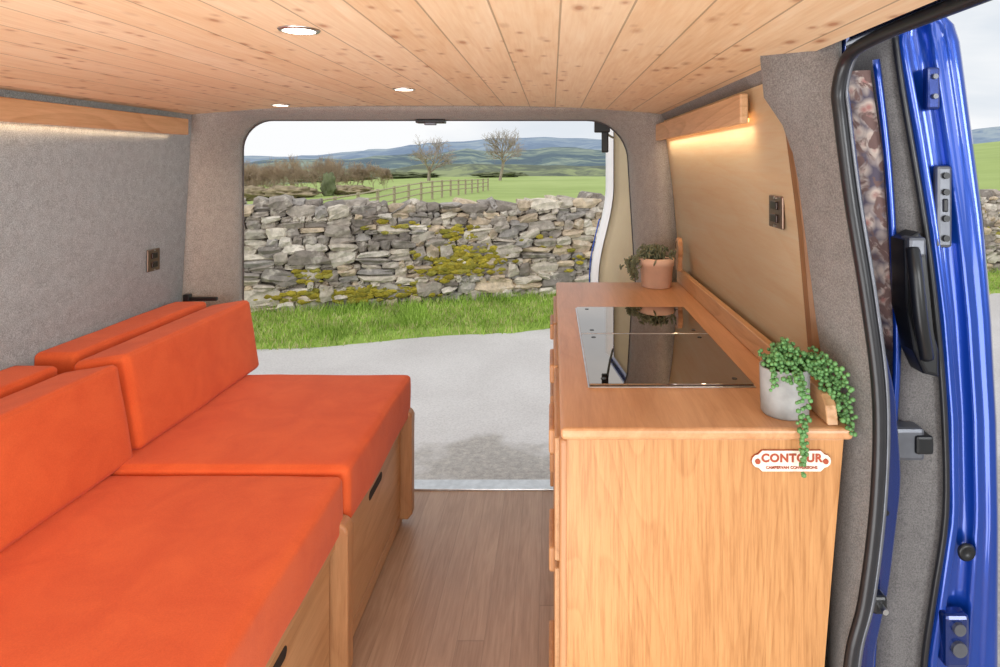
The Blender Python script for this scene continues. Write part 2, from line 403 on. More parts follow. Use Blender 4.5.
# ------------------------------------------------------------------ sliding door
OUT=[(.586,1.325),(.604,1.312),(.618,1.29),(.636,1.154),(.656,1.002),(.668,.851),(.676,.70),(.679,.548),(.678,.325),(.665,0),(.65,-.25)]
BOR=[(.540,1.325),(.528,1.312),(.524,1.275),(.549,1.138),(.571,1.002),(.590,.851),(.602,.70),(.604,.548),(.586,.426),(.570,.325),(.56,0),(.55,-.25)]
INN=[(.520,1.30),(.508,1.27),(.506,1.229),(.524,1.108),(.534,.957),(.540,.805),(.532,.654),(.517,.487),(.5,.325),(.49,0),(.48,-.25)]
fo=lambda z: interp([(b,a) for a,b in OUT[::-1]],z)
fb=lambda z: interp([(b,a) for a,b in BOR[::-1]],z)
fi=lambda z: interp([(b,a) for a,b in INN[::-1]],z)
sd=thing('sliding_door','blue metallic sliding side door slid open, felt-lined inside','van door',(.58,1.4,-.25))
rows=[]
zt=[-.25+i*(1.325+.25)/60 for i in range(61)]
for z in zt:
    a=fb(z); b=fo(z)
    rows.append([(a,1.9,z),(a,1.03,z),(a+.002,.995,z),(a+.006,.978,z),(a+.014,.972,z),(a+.019,.978,z),(a+.022,.992,z),(a+.028,.996,z),(a+(b-a)*.50,.994,z),(a+(b-a)*.56,.982,z),(a+(b-a)*.63,.972,z),(a+(b-a)*.68,.974,z),(a+(b-a)*.74,.966,z),(a+(b-a)*.84,.962,z),(b-.008,.964,z),(b-.002,.970,z),(b,.982,z),(b+.004,1.1,z),(b+.004,1.9,z)])
obj('door_shell',grid(rows),M['blue'],parent=sd,smooth=True,label='glossy blue painted metal door shell')
obj('door_cap',prism([(.540,1.324),(.586,1.324),(.578,1.333),(.552,1.333)],.966,1.9),M['blue'],parent=sd)
rows=[]
for z in zt[:-1]:
    a=fi(z); b=fb(z)+.004
    rows.append([(a,1.9,z),(a,1.05,z),(a+.002,1.01,z),(a+.012,.993,z),(a+.03 if a+.03<b else (a+b)/2+.006,.99,z),(b,.992,z)])
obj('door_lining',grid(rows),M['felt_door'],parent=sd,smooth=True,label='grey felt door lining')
obj('frame_lip',tube([(fi(z)-.003,.996,z) for z in [1.25,1.1,.95,.8,.65,.5,.35,.2,0]],.006,8,4),M['blue'],parent=sd,smooth=True)
obj('weather_strip',tube([(fb(z)+.000,.982,z) for z in [1.29,1.2,1.0,.85,.7,.55,.42,.3,.1]],.005,8,4),M['rubber'],parent=sd,smooth=True)
rows=[]
for i in range(70):
    z=.79+i*(1.235-.79)/69; a=fi(z)
    wv=.005*math.sin(i*.42)
    k=min(1,(z-.79)/.12)
    rows.append([(a-.056*k,1.05,z),(a-.046*k,1.035+wv,z),(a-.036*k,1.02-wv,z),(a-.026*k,1.012+wv,z),(a-.017*k,1.006-wv*.5,z),(a-.006*k,1.004,z)])
obj('door_curtain',grid(rows),M['cloth'],parent=sd,smooth=True,label='faded floral bunched curtain along the door edge')
obj('inner_frame',tube([(fi(z)-.066,1.08,z) for z in [1.25,1.15,1.0,.9,.8,.7,.5,.3,.1]],.010,8,4),M['rubber'],parent=sd,smooth=True)
hp=[(.524,.975),(.546,.987),(.558,.967),(.560,.90),(.565,.85),(.576,.81),(.576,.770),(.554,.775),(.538,.81),(.528,.87)]
ih=obj('inner_handle',prism(hp,.950,.995,.006),M['black'],parent=sd,smooth=False)
obj('handle_grip',tube([(.535,.950,.962),(.532,.936,.925),(.539,.936,.86),(.556,.950,.800)],.010,10,6),M['black'],parent=ih,smooth=True)
obj('handle_cap',box(.526,.553,.943,.97,.950,.980,.005),M['grey_metal'],parent=ih)
lb=obj('lock_block',box(.515,.562,.962,.995,.640,.690,.006),M['grey_metal'],parent=sd)
obj('lock_tab',box(.545,.572,.957,.99,.652,.680,.004),M['black'],parent=lb)
st=obj('striker_plate',box(.585,.609,.972,.986,.960,1.085,.005),M['grey_metal'],parent=sd)
for zz_ in (.975,1.005,1.045,1.07):
    obj('screw',cyl((.597,.970,zz_),.005,.006,'Y',12),M['black'],parent=st)
obj('slot',box(.593,.601,.969,.974,1.015,1.035,.002),M['black'],parent=st)
up=obj('upper_plate',box(.568,.588,.968,.984,1.17,1.235,.004),M['blue_d'],parent=sd)
obj('screw',cyl((.578,.966,1.19),.004,.006,'Y',12),M['grey_metal'],parent=up)
obj('screw',cyl((.578,.966,1.22),.004,.006,'Y',12),M['grey_metal'],parent=up)
obj('rubber_grommet',lathe([(.003,0),(.012,0),(.014,.004),(.010,.008),(.005,.004)],(.630,.976,.498),20,Matrix.Rotation(math.pi/2,4,'X')),M['black'],parent=sd,smooth=True)
lw=obj('lower_hinge_plate',box(.590,.628,.960,.985,.33,.41,.006),M['blue_d'],parent=sd)
obj('hinge_bolt',cyl((.609,.958,.392),.009,.008,'Y',16),M['grey_metal'],parent=lw)
obj('hinge_bolt',cyl((.609,.958,.362),.011,.008,'Y',16),M['grey_metal'],parent=lw)
js=thing('door_striker','black striker latch on the blue door jamb','latch',(.46,.9,.45))
obj('striker_body',box(.440,.460,.876,.896,.470,.495,.004),M['black'],parent=js)
obj('striker_pin',cyl((.451,.872,.482),.004,.015,'Y',12),M['steel'],parent=js)

# ------------------------------------------------------------------ rear barn door
bd=thing('rear_door','open rear barn door with cream inner board and blue skin','van door',(.33,2.30,-.1))
ang=math.atan2(.085,.70)
def bdp(a,b,z):
    return (.335-a*math.sin(ang)+b*math.cos(ang),2.28+a*math.cos(ang)+b*math.sin(ang),z)
def bdslab(a0,a1,b0,b1,z0,z1,bev=.004):
    bm=bmesh.new(); bmesh.ops.create_cube(bm,size=1)
    for v in bm.verts: v.co=Vector(bdp((a0+a1)/2+v.co.x*(a1-a0),(b0+b1)/2+v.co.y*(b1-b0),(z0+z1)/2+v.co.z*(z1-z0)))
    bmesh.ops.bevel(bm,geom=bm.edges[:],offset=bev,segments=2,affect='EDGES')
    return bm2me(bm)
obj('door_skin',bdslab(0,.72,.03,.06,-.1,1.30,.01),M['blue'],parent=bd,label='blue painted outer door skin')
zl=[-.08+i*1.34/40 for i in range(41)]
def bul(z):
    t_=max(0,min(1,(.98-z)/.42)); return .070*t_*t_*(3-2*t_)
rows=[[bdp(a,.024-bul(z)*k,z) for a,k in ((.05,.2),(.12,.8),(.3,1),(.5,1),(.64,1))] for z in zl]
obj('inner_board',grid(rows,.006),M['cream'],parent=bd,smooth=True,label='curved cream inner door board')
rows=[[bdp(a,b-bul(z)*k,z) for a,b,k in ((.63,.020,1),(.65,.006,1),(.69,.000,1),(.735,.006,1),(.755,.03,.9),(.73,.045,.5))] for z in zl]
obj('door_trim',grid(rows),M['white'],parent=bd,smooth=True,label='white curved edge moulding')
obj('edge_piping',tube([bdp(.752,.002-bul(z),z) for z in zl[:30:3]],.0035,8,3),M['blue'],parent=bd,smooth=True,label='blue painted lower door edge')
obj('blue_edge',bdslab(.02,.11,-.006,.03,1.04,1.26,.004),M['blue'],parent=bd)
hs=obj('door_stay',box(.150,.205,2.255,2.285,1.196,1.236,.004),M['black'],parent=bd,label='black door stay bracket')
obj('stay_arm',tube([(.19,2.27,1.215),(.205,2.40,1.20),(.235,2.62,1.20),bdp(.55,.0,1.20)],.005,8,4),M['black'],parent=hs,smooth=True)
obj('stay_hook',box(.176,.200,2.262,2.280,1.125,1.200,.004),M['black'],parent=hs)
bc=thing('roof_latch','small black latch under the rear opening header','latch',(-.42,2.2,1.225))
obj('latch_body',box(-.47,-.37,2.20,2.245,1.226,1.238,.003),M['black'],parent=bc)
obj('latch_hook',box(-.44,-.40,2.20,2.22,1.219,1.228,.002),M['grey_metal'],parent=bc)

# ------------------------------------------------------------------ right wall ply panel
pp=thing('plywood_wall_panel','pale birch plywood lining panel behind the worktop','wall panel',(.41,1.5,.70))
def xp(z): return interp([(0,.415),(.73,.415),(1.0,.392),(1.225,.362)],z)
pz=[.70+.525*i/10 for i in range(11)]
obj('board',grid([[(xp(z),y,z) for y in (1.0,1.4,1.8,2.075)] for z in pz],.008),M['birch'],parent=pp)
obj('edge_trim',grid([[(xp(z)-.004,1.005,z),(xp(z)-.010,.998,z),(xp(z)-.010,.978,z),(xp(z)+.01,.966,z)] for z in [.70+.475*i/10 for i in range(11)]],.006),M['edge'],parent=pp,smooth=False,label='oak edge strip')

def batten(name,label,x0,x1,y0,y1,z0,z1,ledx):
    t_=thing(name,label,'light batten',((x0+x1)/2,(y0+y1)/2,z0),'lit oak battens on the van walls')
    obj('batten_board',box(x0,x1,y0,y1,z0,z1,.003),M['batten'],parent=t_)
    obj('led_strip',box(ledx-.003,ledx+.003,y0+.02,y1-.02,z0+.004,z0+.010),M['ledstrip'],parent=t_)
    return t_
b1=batten('lit_wall_batten','oak batten with warm LED strip glowing on grey felt wall',-1.155,-1.135,.2,2.0,1.176,1.226,-1.160)
b2=batten('lit_wall_batten','oak batten with warm LED strip glowing on plywood panel',.335,.350,1.14,2.07,1.160,1.213,.354)
obj('mounting_block',box(-1.172,-1.155,.3,1.95,1.195,1.222),M['edge'],parent=b1)
obj('mounting_block',box(.350,.360,1.18,2.05,1.175,1.205),M['edge'],parent=b2)
def area(name,loc,rot,sx,sy,power,color):
    l=bpy.data.lights.new(name,'AREA'); l.shape='RECTANGLE'; l.size=sx; l.size_y=sy; l.energy=power; l.color=color
    o=bpy.data.objects.new(name,l); COL.objects.link(o); o.location=loc; o.rotation_euler=rot; return o
def aim(name,loc,tgt,sx,sy,power,color):
    d=Vector(tgt)-Vector(loc)
    return area(name,loc,d.to_track_quat('-Z','Y').to_euler(),sx,sy,power,color)
area('led_light',(-1.159,1.1,1.172),(0,math.radians(12),0),.012,1.7,.7,(1,.70,.42))
area('led_light',(.351,1.6,1.155),(0,math.radians(-14),0),.01,.85,.6,(1,.82,.58))

def switch(name,label,c,side,w,h):
    t_=thing(name,label,'switch',(c[0],c[1],c[2]-h/2))
    sgn=1 if side=='L' else -1
    x0,x1=(c[0],c[0]+.006) if side=='L' else (c[0]-.006,c[0])
    obj('faceplate',box(x0,x1,c[1]-w/2,c[1]+w/2,c[2]-h/2,c[2]+h/2,.0025),M['bronze'],parent=t_)
    for k in (-1,1):
        xa=c[0]+sgn*.0075
        obj('rocker',box(xa-.0025,xa+.0025,c[1]-w*.22,c[1]+w*.22,c[2]+k*h*.2-h*.13,c[2]+k*h*.2+h*.13,.002),M['bronze_d'],parent=t_)
        obj('screw',cyl((c[0]+sgn*.007,c[1],c[2]+k*h*.43),.0022,.003,'X',10),M['steel'],parent=t_)
switch('light_switch','bronze double switch plate on grey felt wall',(xl(.80)+.001,1.905,.80),'L',.058,.066)
switch('wall_socket','antique bronze socket plate on plywood panel',(.391,1.105,1.005),'R',.066,.056)

for i,(x,y,p) in enumerate(((-.35,.886,2.5),(-.37,1.60,2.5),(-.84,1.98,2.4))):
    z=zc(x)
    t_=thing('ceiling_downlight','round chrome LED downlight recessed in pine ceiling','ceiling light',(x,y,z-.003),'LED downlights in the ceiling')
    obj('bezel',lathe([(.021,0),(.022,-.0022),(.027,-.0018),(.029,.001),(.021,.001)],(x,y,z-.0005),32),M['steel'],parent=t_,smooth=True)
    obj('lens',cyl((x,y,z-.0015),.022,.002,'Z',32),M['led'],parent=t_)
    l=bpy.data.lights.new('downlight','SPOT'); l.energy=p; l.color=(1,.86,.68); l.spot_size=2.4; l.spot_blend=.8; l.shadow_soft_size=.008
    o=bpy.data.objects.new('downlight',l); COL.objects.link(o); o.location=(x,y,z-.02)

# ------------------------------------------------------------------ kitchen unit
ku=thing('kitchen_cabinet','oak kitchen cabinet with drawer fronts standing on van floor','cabinet',(.2,1.4,0))
obj('end_panel',prism([(.020,0.0),(.355,0.0),(.375,.404),(.402,.71),(.020,.71)],.880,.898,.002),M['cab'],parent=ku)
obj('cabinet_body',prism([(.022,0.0),(.352,0.0),(.372,.404),(.399,.709),(.022,.709)],.899,1.93),M['cab'],parent=ku)
obj('corner_post',box(.010,.026,.884,.908,0,.708,.006,3),M['edge'],parent=ku,label='rounded oak corner post')
for (ya,yb) in ((.93,1.25),(1.26,1.58),(1.59,1.92)):
    for (za,zb) in ((.04,.30),(.31,.50),(.51,.69)):
        d=obj('drawer_front',box(.004,.021,ya,yb,za,zb,.003),M['cabY'],parent=ku)
        obj('drawer_pull',box(-.005,.006,(ya+yb)/2-.06,(ya+yb)/2+.06,zb-.07,zb-.03,.004,3),M['edge'],parent=d)
wt=thing('worktop','oak worktop with upstand resting on kitchen cabinet','worktop',(.2,1.4,.7095))
obj('slab',box(.012,.412,.872,1.945,.7105,.727,.006,3),M['worktop'],parent=wt)
ups=prism([(.884,.7275),(1.95,.7275),(1.95,.768),(.925,.768),(.903,.764),(.890,.752)],.380,.396,.002,'X')
obj('upstand',ups,M['cabY'],parent=wt,label='oak upstand strip with rounded end')
sg=thing('name_plate','cream name plate with copper lettering screwed to cabinet end','sign',(.328,.878,.667))
def stadium(cx,cz,w,h,n=10):
    r=h/2; p=[]
    for k in range(n+1):
        a=-math.pi/2+k/n*math.pi; p.append((cx+w/2-r+r*math.cos(a),cz+r*math.sin(a)))
    for k in range(n+1):
        a=math.pi/2+k/n*math.pi; p.append((cx-w/2+r+r*math.cos(a),cz+r*math.sin(a)))
    return p
def plate(cx,cz,w,h,ear=.009):
    p=[]; hw=w/2; hh=h/2; e=.010
    def arc(x,z,r,a0,a1,n=6):
        for k in range(n+1):
            a=a0+(a1-a0)*k/n; p.append((cx+x+r*math.cos(a),cz+z+r*math.sin(a)))
    p.append((cx-hw+e+.004,cz-hh)); p.append((cx+hw-e-.004,cz-hh)); p.append((cx+hw-e,cz-hh+.004))
    arc(hw-ear,0,ear,-math.pi/2,math.pi/2)
    p.append((cx+hw-e,cz+hh-.004)); p.append((cx+hw-e-.004,cz+hh)); p.append((cx-hw+e+.004,cz+hh)); p.append((cx-hw+e,cz+hh-.004))
    arc(-hw+ear,0,ear,math.pi/2,math.pi*1.5)
    p.append((cx-hw+e,cz-hh+.004)); return p
obj('plate_rim',prism(plate(.328,.681,.1092,.0292,.0094),.8772,.8799),M['copper'],parent=sg)
obj('plate',prism(plate(.328,.681,.1082,.0282),.8764,.8776),M['signw'],parent=sg)
for k in (-1,1): obj('screw',cyl((.328+k*.0465,.8758,.681),.0036,.003,'Y',14),M['copper'],parent=sg)
def text(s,c,size,parent,mat,off=0,sp=1.0):
    cu=bpy.data.curves.new('t','FONT'); cu.body=s; cu.size=size; cu.extrude=.0004; cu.align_x='CENTER'; cu.align_y='CENTER'; cu.offset=off; cu.space_character=sp
    ob=bpy.data.objects.new('t',cu); COL.objects.link(ob); bpy.context.view_layer.update()
    me=bpy.data.meshes.new_from_object(ob.evaluated_get(bpy.context.evaluated_depsgraph_get())); bpy.data.objects.remove(ob)
    R=Matrix.Translation(c)@Matrix.Rotation(math.pi/2,4,'X'); me.transform(R)
    return obj('lettering',me,mat,parent=parent,origin='center')
text('CONTOUR',(.328,.8758,.6850),.0155,sg,M['copper'],.0006,1.10)
text('CAMPERVAN CONVERSIONS',(.328,.8758,.6723),.0054,sg,M['copper'],.00012,1.02)
hb=thing('hob_and_sink_unit','black glass-lidded hob and sink unit set in worktop','hob',(.193,1.31,.727))
obj('steel_rim',box(.058,.329,1.03,1.59,.7268,.7290,.0010),M['steel'],parent=hb)
for ya,yb in ((1.034,1.335),(1.341,1.586)):
    l_=obj('glass_lid',box(.0605,.3265,ya,yb,.7292,.7325,.0012),M['glass'],parent=hb)
    for px_ in (.085,.302):
        for py_ in (ya+.025,yb-.025):
            obj('lid_buffer',cyl((px_,py_,.7327),.0045,.001,'Z',16),M['black'],parent=l_)
obj('lid_divider',box(.0605,.3265,1.3360,1.3400,.7291,.7328,.0005),M['steel'],parent=hb)

# plants
def ico(bm,c,r,sub=1,sc=(1,1,1),R=None):
    m=Matrix.Translation(c)@(R or Matrix())@Matrix.Diagonal((r*sc[0],r*sc[1],r*sc[2],1))
    return bmesh.ops.create_icosphere(bm,subdivisions=sub,radius=1,matrix=m)
pc=(.338,.930,.727)
pl=thing('potted_string_of_pearls','string of pearls trailing from a grey concrete pot','potted plant',pc)
obj('pot',lathe([(.031,0),(.0335,.003),(.035,.066),(.0355,.068),(.031,.068),(.030,.058),(.0,.0575)],pc,40),M['concrete'],parent=pl,smooth=True)
obj('soil',cyl((pc[0],pc[1],pc[2]+.060),.029,.004),M['soil'],parent=pl)
bm=bmesh.new(); rnd=random.Random(3)
for i in range(230):
    a=rnd.uniform(0,6.28); r=rnd.uniform(0,.037); x=pc[0]+r*math.cos(a); y=pc[1]+r*math.sin(a)
    ico(bm,(x,y,pc[2]+.067+rnd.uniform(0,.044)*(1-r/.06)),rnd.uniform(.0026,.0042),1)
def strand(pts):
    P=[Vector(p) for p in pts]
    for a,b in zip(P,P[1:]):
        n=max(1,int((b-a).length/.0045))
        for k in range(n):
            q=a.lerp(b,k/n)+Vector([rnd.uniform(-.0045,.0045) for _ in range(3)])
            ico(bm,q,rnd.uniform(.0026,.0040),1)
for i in range(16):
    tx=rnd.uniform(.368,.406); ty=rnd.uniform(.868,.925); drop=rnd.uniform(.70,.775)
    sx_=pc[0]+.018+rnd.uniform(0,.012); sy=pc[1]+rnd.uniform(-.03,.015)
    m=Vector(((sx_+tx)/2,(sy+ty)/2,rnd.uniform(.798,.825)))
    tx2=max(tx,.398)
    strand([(sx_,sy,.795),m,(tx,ty,rnd.uniform(.780,.80)),(tx2+.011,ty-.004,drop)])
for i in range(3):
    dx=(-.004,.001,.005)[i]
    strand([(pc[0]+.004+dx,pc[1]-.028,.796),(pc[0]+.002+dx,.888,.794),(.340+dx,.864,.781),(.339+dx,.863,.735),(.338+dx*.6,.864,(.664,.70,.685)[i])])
for i in range(6):
    dx=rnd.uniform(-.030,-.005)
    strand([(pc[0]+dx,pc[1]-.026,.796),(pc[0]+dx*1.1,pc[1]-.038,.790),(pc[0]+dx*1.1,pc[1]-.039,rnd.uniform(.768,.784))])
obj('foliage',bm2me(bm),M['pearl'],parent=pl,smooth=True,label='round bead-like green leaves')
pc=(.306,1.875,.727)
pl=thing('potted_succulent','bushy grey-green succulent in a blush terracotta pot','potted plant',pc)
obj('pot',lathe([(.040,0),(.043,.002),(.048,.062),(.051,.063),(.052,.084),(.047,.086),(.045,.074),(.0,.073)],pc,40),M['terra'],parent=pl,smooth=True)
obj('soil',cyl((pc[0],pc[1],pc[2]+.076),.044,.004),M['soil'],parent=pl)
bm=bmesh.new()
for i in range(260):
    a=rnd.uniform(0,6.28); r=abs(rnd.gauss(0,.030)); x=pc[0]-.016+r*1.25*math.cos(a); y=pc[1]+r*math.sin(a)
    z=pc[2]+.086+rnd.uniform(0,.030)-max(0,r-.04)*.7
    if x<pc[0]-.055: z=pc[2]+.088-rnd.uniform(0,.04)
    R=Matrix.Rotation(rnd.uniform(0,6.28),4,'Z')@Matrix.Rotation(rnd.uniform(.2,1.3),4,'Y')
    ico(bm,(x,y,z),.011,1,(.28,.32,1),R)
for k in range(11):
    y0=pc[1]+rnd.uniform(-.04,.01); x0=pc[0]-.054-rnd.uniform(0,.030); L=rnd.uniform(.02,.07)
    for j in range(int(L/.004)):
        R=Matrix.Rotation(rnd.uniform(0,6.28),4,'Z')@Matrix.Rotation(rnd.uniform(.5,1.5),4,'Y')
        ico(bm,(x0-.008*math.sin(j*.3),y0,pc[2]+.088-j*.004),.009,1,(.3,.35,1),R)
obj('foliage',bm2me(bm),M['succ'],parent=pl,smooth=True,label='pointed grey-green leaves')
pd=thing('wooden_paddle_board','small round-topped wooden board leaning on plywood panel','board',(.385,1.90,.727))
pts=[(1.885,.769),(1.915,.769)]
for k in range(13):
    a=-.9+k/12*(math.pi+1.8); pts.append((1.90+.026*math.cos(a),.835+.032*math.sin(a)))
obj('board_body',prism(pts,.370,.384,.002,'X'),M['worktop'],parent=pd)
obj('hanging_loop',tube([(.369,1.90,.855),(.366,1.893,.85),(.366,1.893,.84),(.368,1.90,.835)],.0012,6,4),M['dark'],parent=pd)

# ------------------------------------------------------------------ bench
bn=thing('storage_bench','oak storage bench with drawers along the felt wall','bench',(-.82,1.27,0))
obj('bench_body',box(-1.205,-.468,.62,1.935,0.001,.300,.002),M['cabY'],parent=bn)
obj('top_rail',box(-.50,-.446,.60,1.95,.292,.311,.004),M['cabY'],parent=bn)
obj('plinth',box(-.50,-.455,.60,1.95,0.001,.035,.003),M['cabY'],parent=bn)
for ya,yb in ((.68,1.30),(1.375,1.905)):
    d=obj('drawer_front',box(-.470,-.452,ya,yb,.045,.286,.003),M['cabY'],parent=bn)
    ym=(ya+yb)/2 if ya>1 else 1.03
    obj('finger_slot',prism(stadium(ym,.262,.12,.022),-.4535,-.4512,0,'X'),M['dark'],parent=d)  # flat dark oval, the shade of a cutout put into its colour
for yy_ in (1.315,1.915,.62):
    prof=[(-.50,0.02),(-.432,.02),(-.420,.035)]
    for k in range(7):
        a=k/6*math.pi/2; prof.append((-.445+.025*math.cos(a),.325+.022*math.sin(a)))
    prof+=[(-.50,.347)]
    obj('end_post',prism(prof,yy_,yy_+.042,.006),M['edge'],parent=bn,label='rounded upright oak end post')
def cushion(name,label,me,group):
    o=obj(name,me,M['orange'],label=label,category='cushion',smooth=True); o['group']=group; return o
G='orange seat cushions on the bench'
cushion('seat_cushion','orange fabric seat cushion on oak bench, near the seat gap',rbox(-1.195,-.440,.60,1.354,.314,.430,.012,28,.005,seed=1),G)
cushion('seat_cushion','orange fabric seat cushion next to the rear opening',rbox(-1.195,-.434,1.364,1.965,.316,.440,.012,28,.005,seed=2),G)
lean=math.radians(-9)
for (ya,yb,zo,sd_) in ((.55,1.412,.436,3),(1.434,2.02,.446,4)):
    me=rbox(-1.045,-.920,ya,yb,zo,zo+.215,.012,28,.004,Matrix.Rotation(lean,3,'Y'),Vector((-.920,ya,zo)),seed=sd_)
    cushion('back_cushion','orange fabric backrest bolster leaning on rear cushion',me,'orange backrest bolsters')
for (ya,yb,zo,sd_) in ((.55,1.42,.436,5),(1.47,2.03,.446,6)):
    me=rbox(-1.195,-1.092,ya,yb,zo,zo+.205,.012,28,.002,None,None,seed=sd_)
    cushion('rear_cushion','flat orange cushion standing against grey felt wall',me,'orange cushions against the wall')
bk=thing('black_bracket','small black metal bracket at the wall corner','bracket',(-1.12,2.07,.64))
obj('bracket_arm',box(-1.16,-1.07,2.040,2.053,.648,.660,.003),M['black'],parent=bk)
obj('bracket_foot',box(-1.175,-1.155,2.035,2.057,.64,.670,.003),M['black'],parent=bk)

# ------------------------------------------------------------------ outside
GZ=-.5
wallY=lambda x: 7.46+.27*x
edgeY=lambda x: 6.12+.30*x+.12*noise.noise(Vector((x*1.3,0,0)))+.03*noise.noise(Vector((x*7,3,0)))
me=grid([[(x,-8+(edgeY(x)+.25+8)*k/12,GZ) for k in range(13)] for x in [-12+i*.4 for i in range(56)]])
obj('road',me,M['road'],origin='center',label='pale grey asphalt lane outside the van',category='road')
vend=lambda x: wallY(x)-.16
def vz(x,t): return GZ+.005+.07*t**.6+.02*noise.noise(Vector((x*2,t*3,1)))
rows=[]
nx=260
for i in range(nx+1):
    x=-9+i*20/nx; a=edgeY(x); b=vend(x)
    rows.append([(x,a+(b-a)*k/14,vz(x,k/14) if k else GZ-.01) for k in range(15)])
vg=obj('grass_verge',grid(rows),M['verge'],smooth=True,label='strip of rough green grass below the stone wall',category='grass')
vg['kind']='stuff'
def colored(name,bm_verts,faces,cols,mat,**k):
    me=bpy.data.meshes.new(name); me.from_pydata(bm_verts,[],faces)
    at=me.color_attributes.new('Col','FLOAT_COLOR','POINT')
    for i,cc in enumerate(cols): at.data[i].color=cc
    return obj(name,me,mat,**k)
V=[];F=[];C=[]
rnd=random.Random(11)
def blade(x,y,z,h,c):
    a=rnd.uniform(0,6.28); w=rnd.uniform(.003,.007); dx=math.cos(a)*w; dy=math.sin(a)*w
    lx_=rnd.gauss(0,.35)*h; ly=rnd.gauss(0,.35)*h
    n=len(V); V.extend([(x-dx,y-dy,z),(x+dx,y+dy,z),(x+lx_,y+ly,z+h)]); F.append((n,n+1,n+2)); C.extend([c]*3)
greens=[lin(q) for q in ((146,180,64),(168,202,84),(130,162,58),(188,214,106),(194,192,120),(206,198,146),(156,194,70))]
for i in range(36000):
    x=rnd.uniform(-4.6,1.2) if rnd.random()<.85 else rnd.uniform(4.8,8.5)
    t_=rnd.random()
    if t_<.15 and rnd.random()<.5: continue
    a=edgeY(x); b=vend(x); y=a+(b-a)*t_
    clump=noise.noise(Vector((x*2.5,y*2.5,4)))
    h=.030+.05*max(0,clump)+(.06*rnd.random() if t_>.85 else 0)+rnd.uniform(0,.03)
    blade(x,y,vz(x,t_)-.005,h,rnd.choice(greens) if clump<.25 else rnd.choice(greens[:4]))
colored('grass_blades',V,F,C,M['grass'],parent=vg,origin='base')['kind']='stuff'

V=[];F=[];C=[]
dirv=Vector((1,.27,0)).normalized(); nrm=Vector((dirv.y,-dirv.x,0))
def wp(x,off,z):
    return Vector((x,wallY(x),z))+nrm*off
tb=bmesh.new(); bmesh.ops.create_cube(tb,size=2); bmesh.ops.subdivide_edges(tb,edges=tb.edges[:],cuts=2,use_grid_fill=True)
tb.verts.ensure_lookup_table(); TV=[v.co.copy() for v in tb.verts]; TF=[[v.index for v in f.verts] for f in tb.faces]; tb.free()
pal=[lin(q) for q in ((192,180,166),(204,192,176),(168,157,146),(214,203,186),(196,176,152),(176,165,153),(220,210,196),(150,141,133),(206,186,160),(162,155,149),(140,130,121))]
def stone(cx,off,cz,hw,hd,hh,tilt):
    c_=rnd.choice(pal); k=rnd.uniform(.82,1.14); c_=(c_[0]*k,c_[1]*k,c_[2]*k,1)
    s=Vector((rnd.uniform(-99,99),rnd.uniform(-99,99),0)); n=len(V); ct,st_=math.cos(tilt),math.sin(tilt)
    tp=rnd.uniform(-.25,.25); tq=rnd.uniform(-.25,.25)
    for u in TV:
        l=u.length
        w=u*(1-.22*(l-1)/.73)
        w=w+Vector((noise.noise(u*1.1+s),noise.noise(u*1.1+s+Vector((5,0,0))),noise.noise(u*1.1+s+Vector((0,9,0)))))*.32
        a=w.x*hw*(1+tp*w.z); b=w.z*hh*(1+tq*w.x)
        a,b=a*ct-b*st_,a*st_+b*ct
        V.append(tuple(wp(cx,off+w.y*hd,cz)+dirv*a+Vector((0,0,b)))); C.append(c_)
    for f in TF: F.append([n+i for i in f])
rnd=random.Random(21)
def stonewall(xa,xb):
    z=GZ-.03
    while z<GZ+1.06:
        h=rnd.uniform(.055,.135) if z>GZ+.2 else rnd.uniform(.10,.16)
        x=xa+rnd.uniform(-.2,0)
        while x<xb:
            w=h*rnd.uniform(1.1,3.4) if rnd.random()<.75 else h*rnd.uniform(.9,1.5)
            w=min(w,.5)
            zz2=z+.05*noise.noise(Vector((x*1.2,z*3,0)))
            batter=.10*(1-(z-GZ)/1.1)
            if rnd.random()<.25 and h>.09:
                for q in (.25,.75):
                    stone(x+w/2,.02+batter+rnd.uniform(-.02,.02),zz2+h*q,w/2*1.05,.12,h/4*1.15,rnd.gauss(0,.06))
            else:
                hh=h*rnd.uniform(.9,1.25)
                stone(x+w/2,.02+batter+rnd.uniform(-.03,.03),zz2+h/2,w/2*1.06,.12,hh/2*1.14,rnd.gauss(0,.10))
            x+=w*.95
        z+=h*.92
    x=xa
    while x<xb:
        w=rnd.uniform(.08,.30); h=rnd.uniform(.06,.18)
        stone(x+w/2,-.08+rnd.uniform(-.05,.05),GZ+1.05+h/2+.05*noise.noise(Vector((x*1.1,0,0))),w/2*1.05,.2,h/2,rnd.gauss(0,.3))
        x+=w*.90
stonewall(-5.2,1.6); stonewall(4.6,9.5)
sw=thing('drystone_wall','grey-brown drystone field wall with moss and rough coping','stone wall',(0,wallY(0),GZ))
colored('stonework',V,F,C,M['stone'],parent=sw)
bm=bmesh.new()
pts=[(.10,GZ-.05),(.0,GZ+1.08),(-.25,GZ+1.08),(-.35,GZ-.05)]
A=[bm.verts.new(wp(-10,o_,z)) for o_,z in pts]; B=[bm.verts.new(wp(10.5,o_,z)) for o_,z in pts]
bm.faces.new(A); bm.faces.new(B[::-1])
for i in range(4): bm.faces.new((A[i],B[i],B[(i+1)%4],A[(i+1)%4]))
obj('wall_core',bm2me(bm),plain('dark_gap_stone',(86,77,70),1),parent=sw,label='dark gaps between stones')
rnd=random.Random(5)
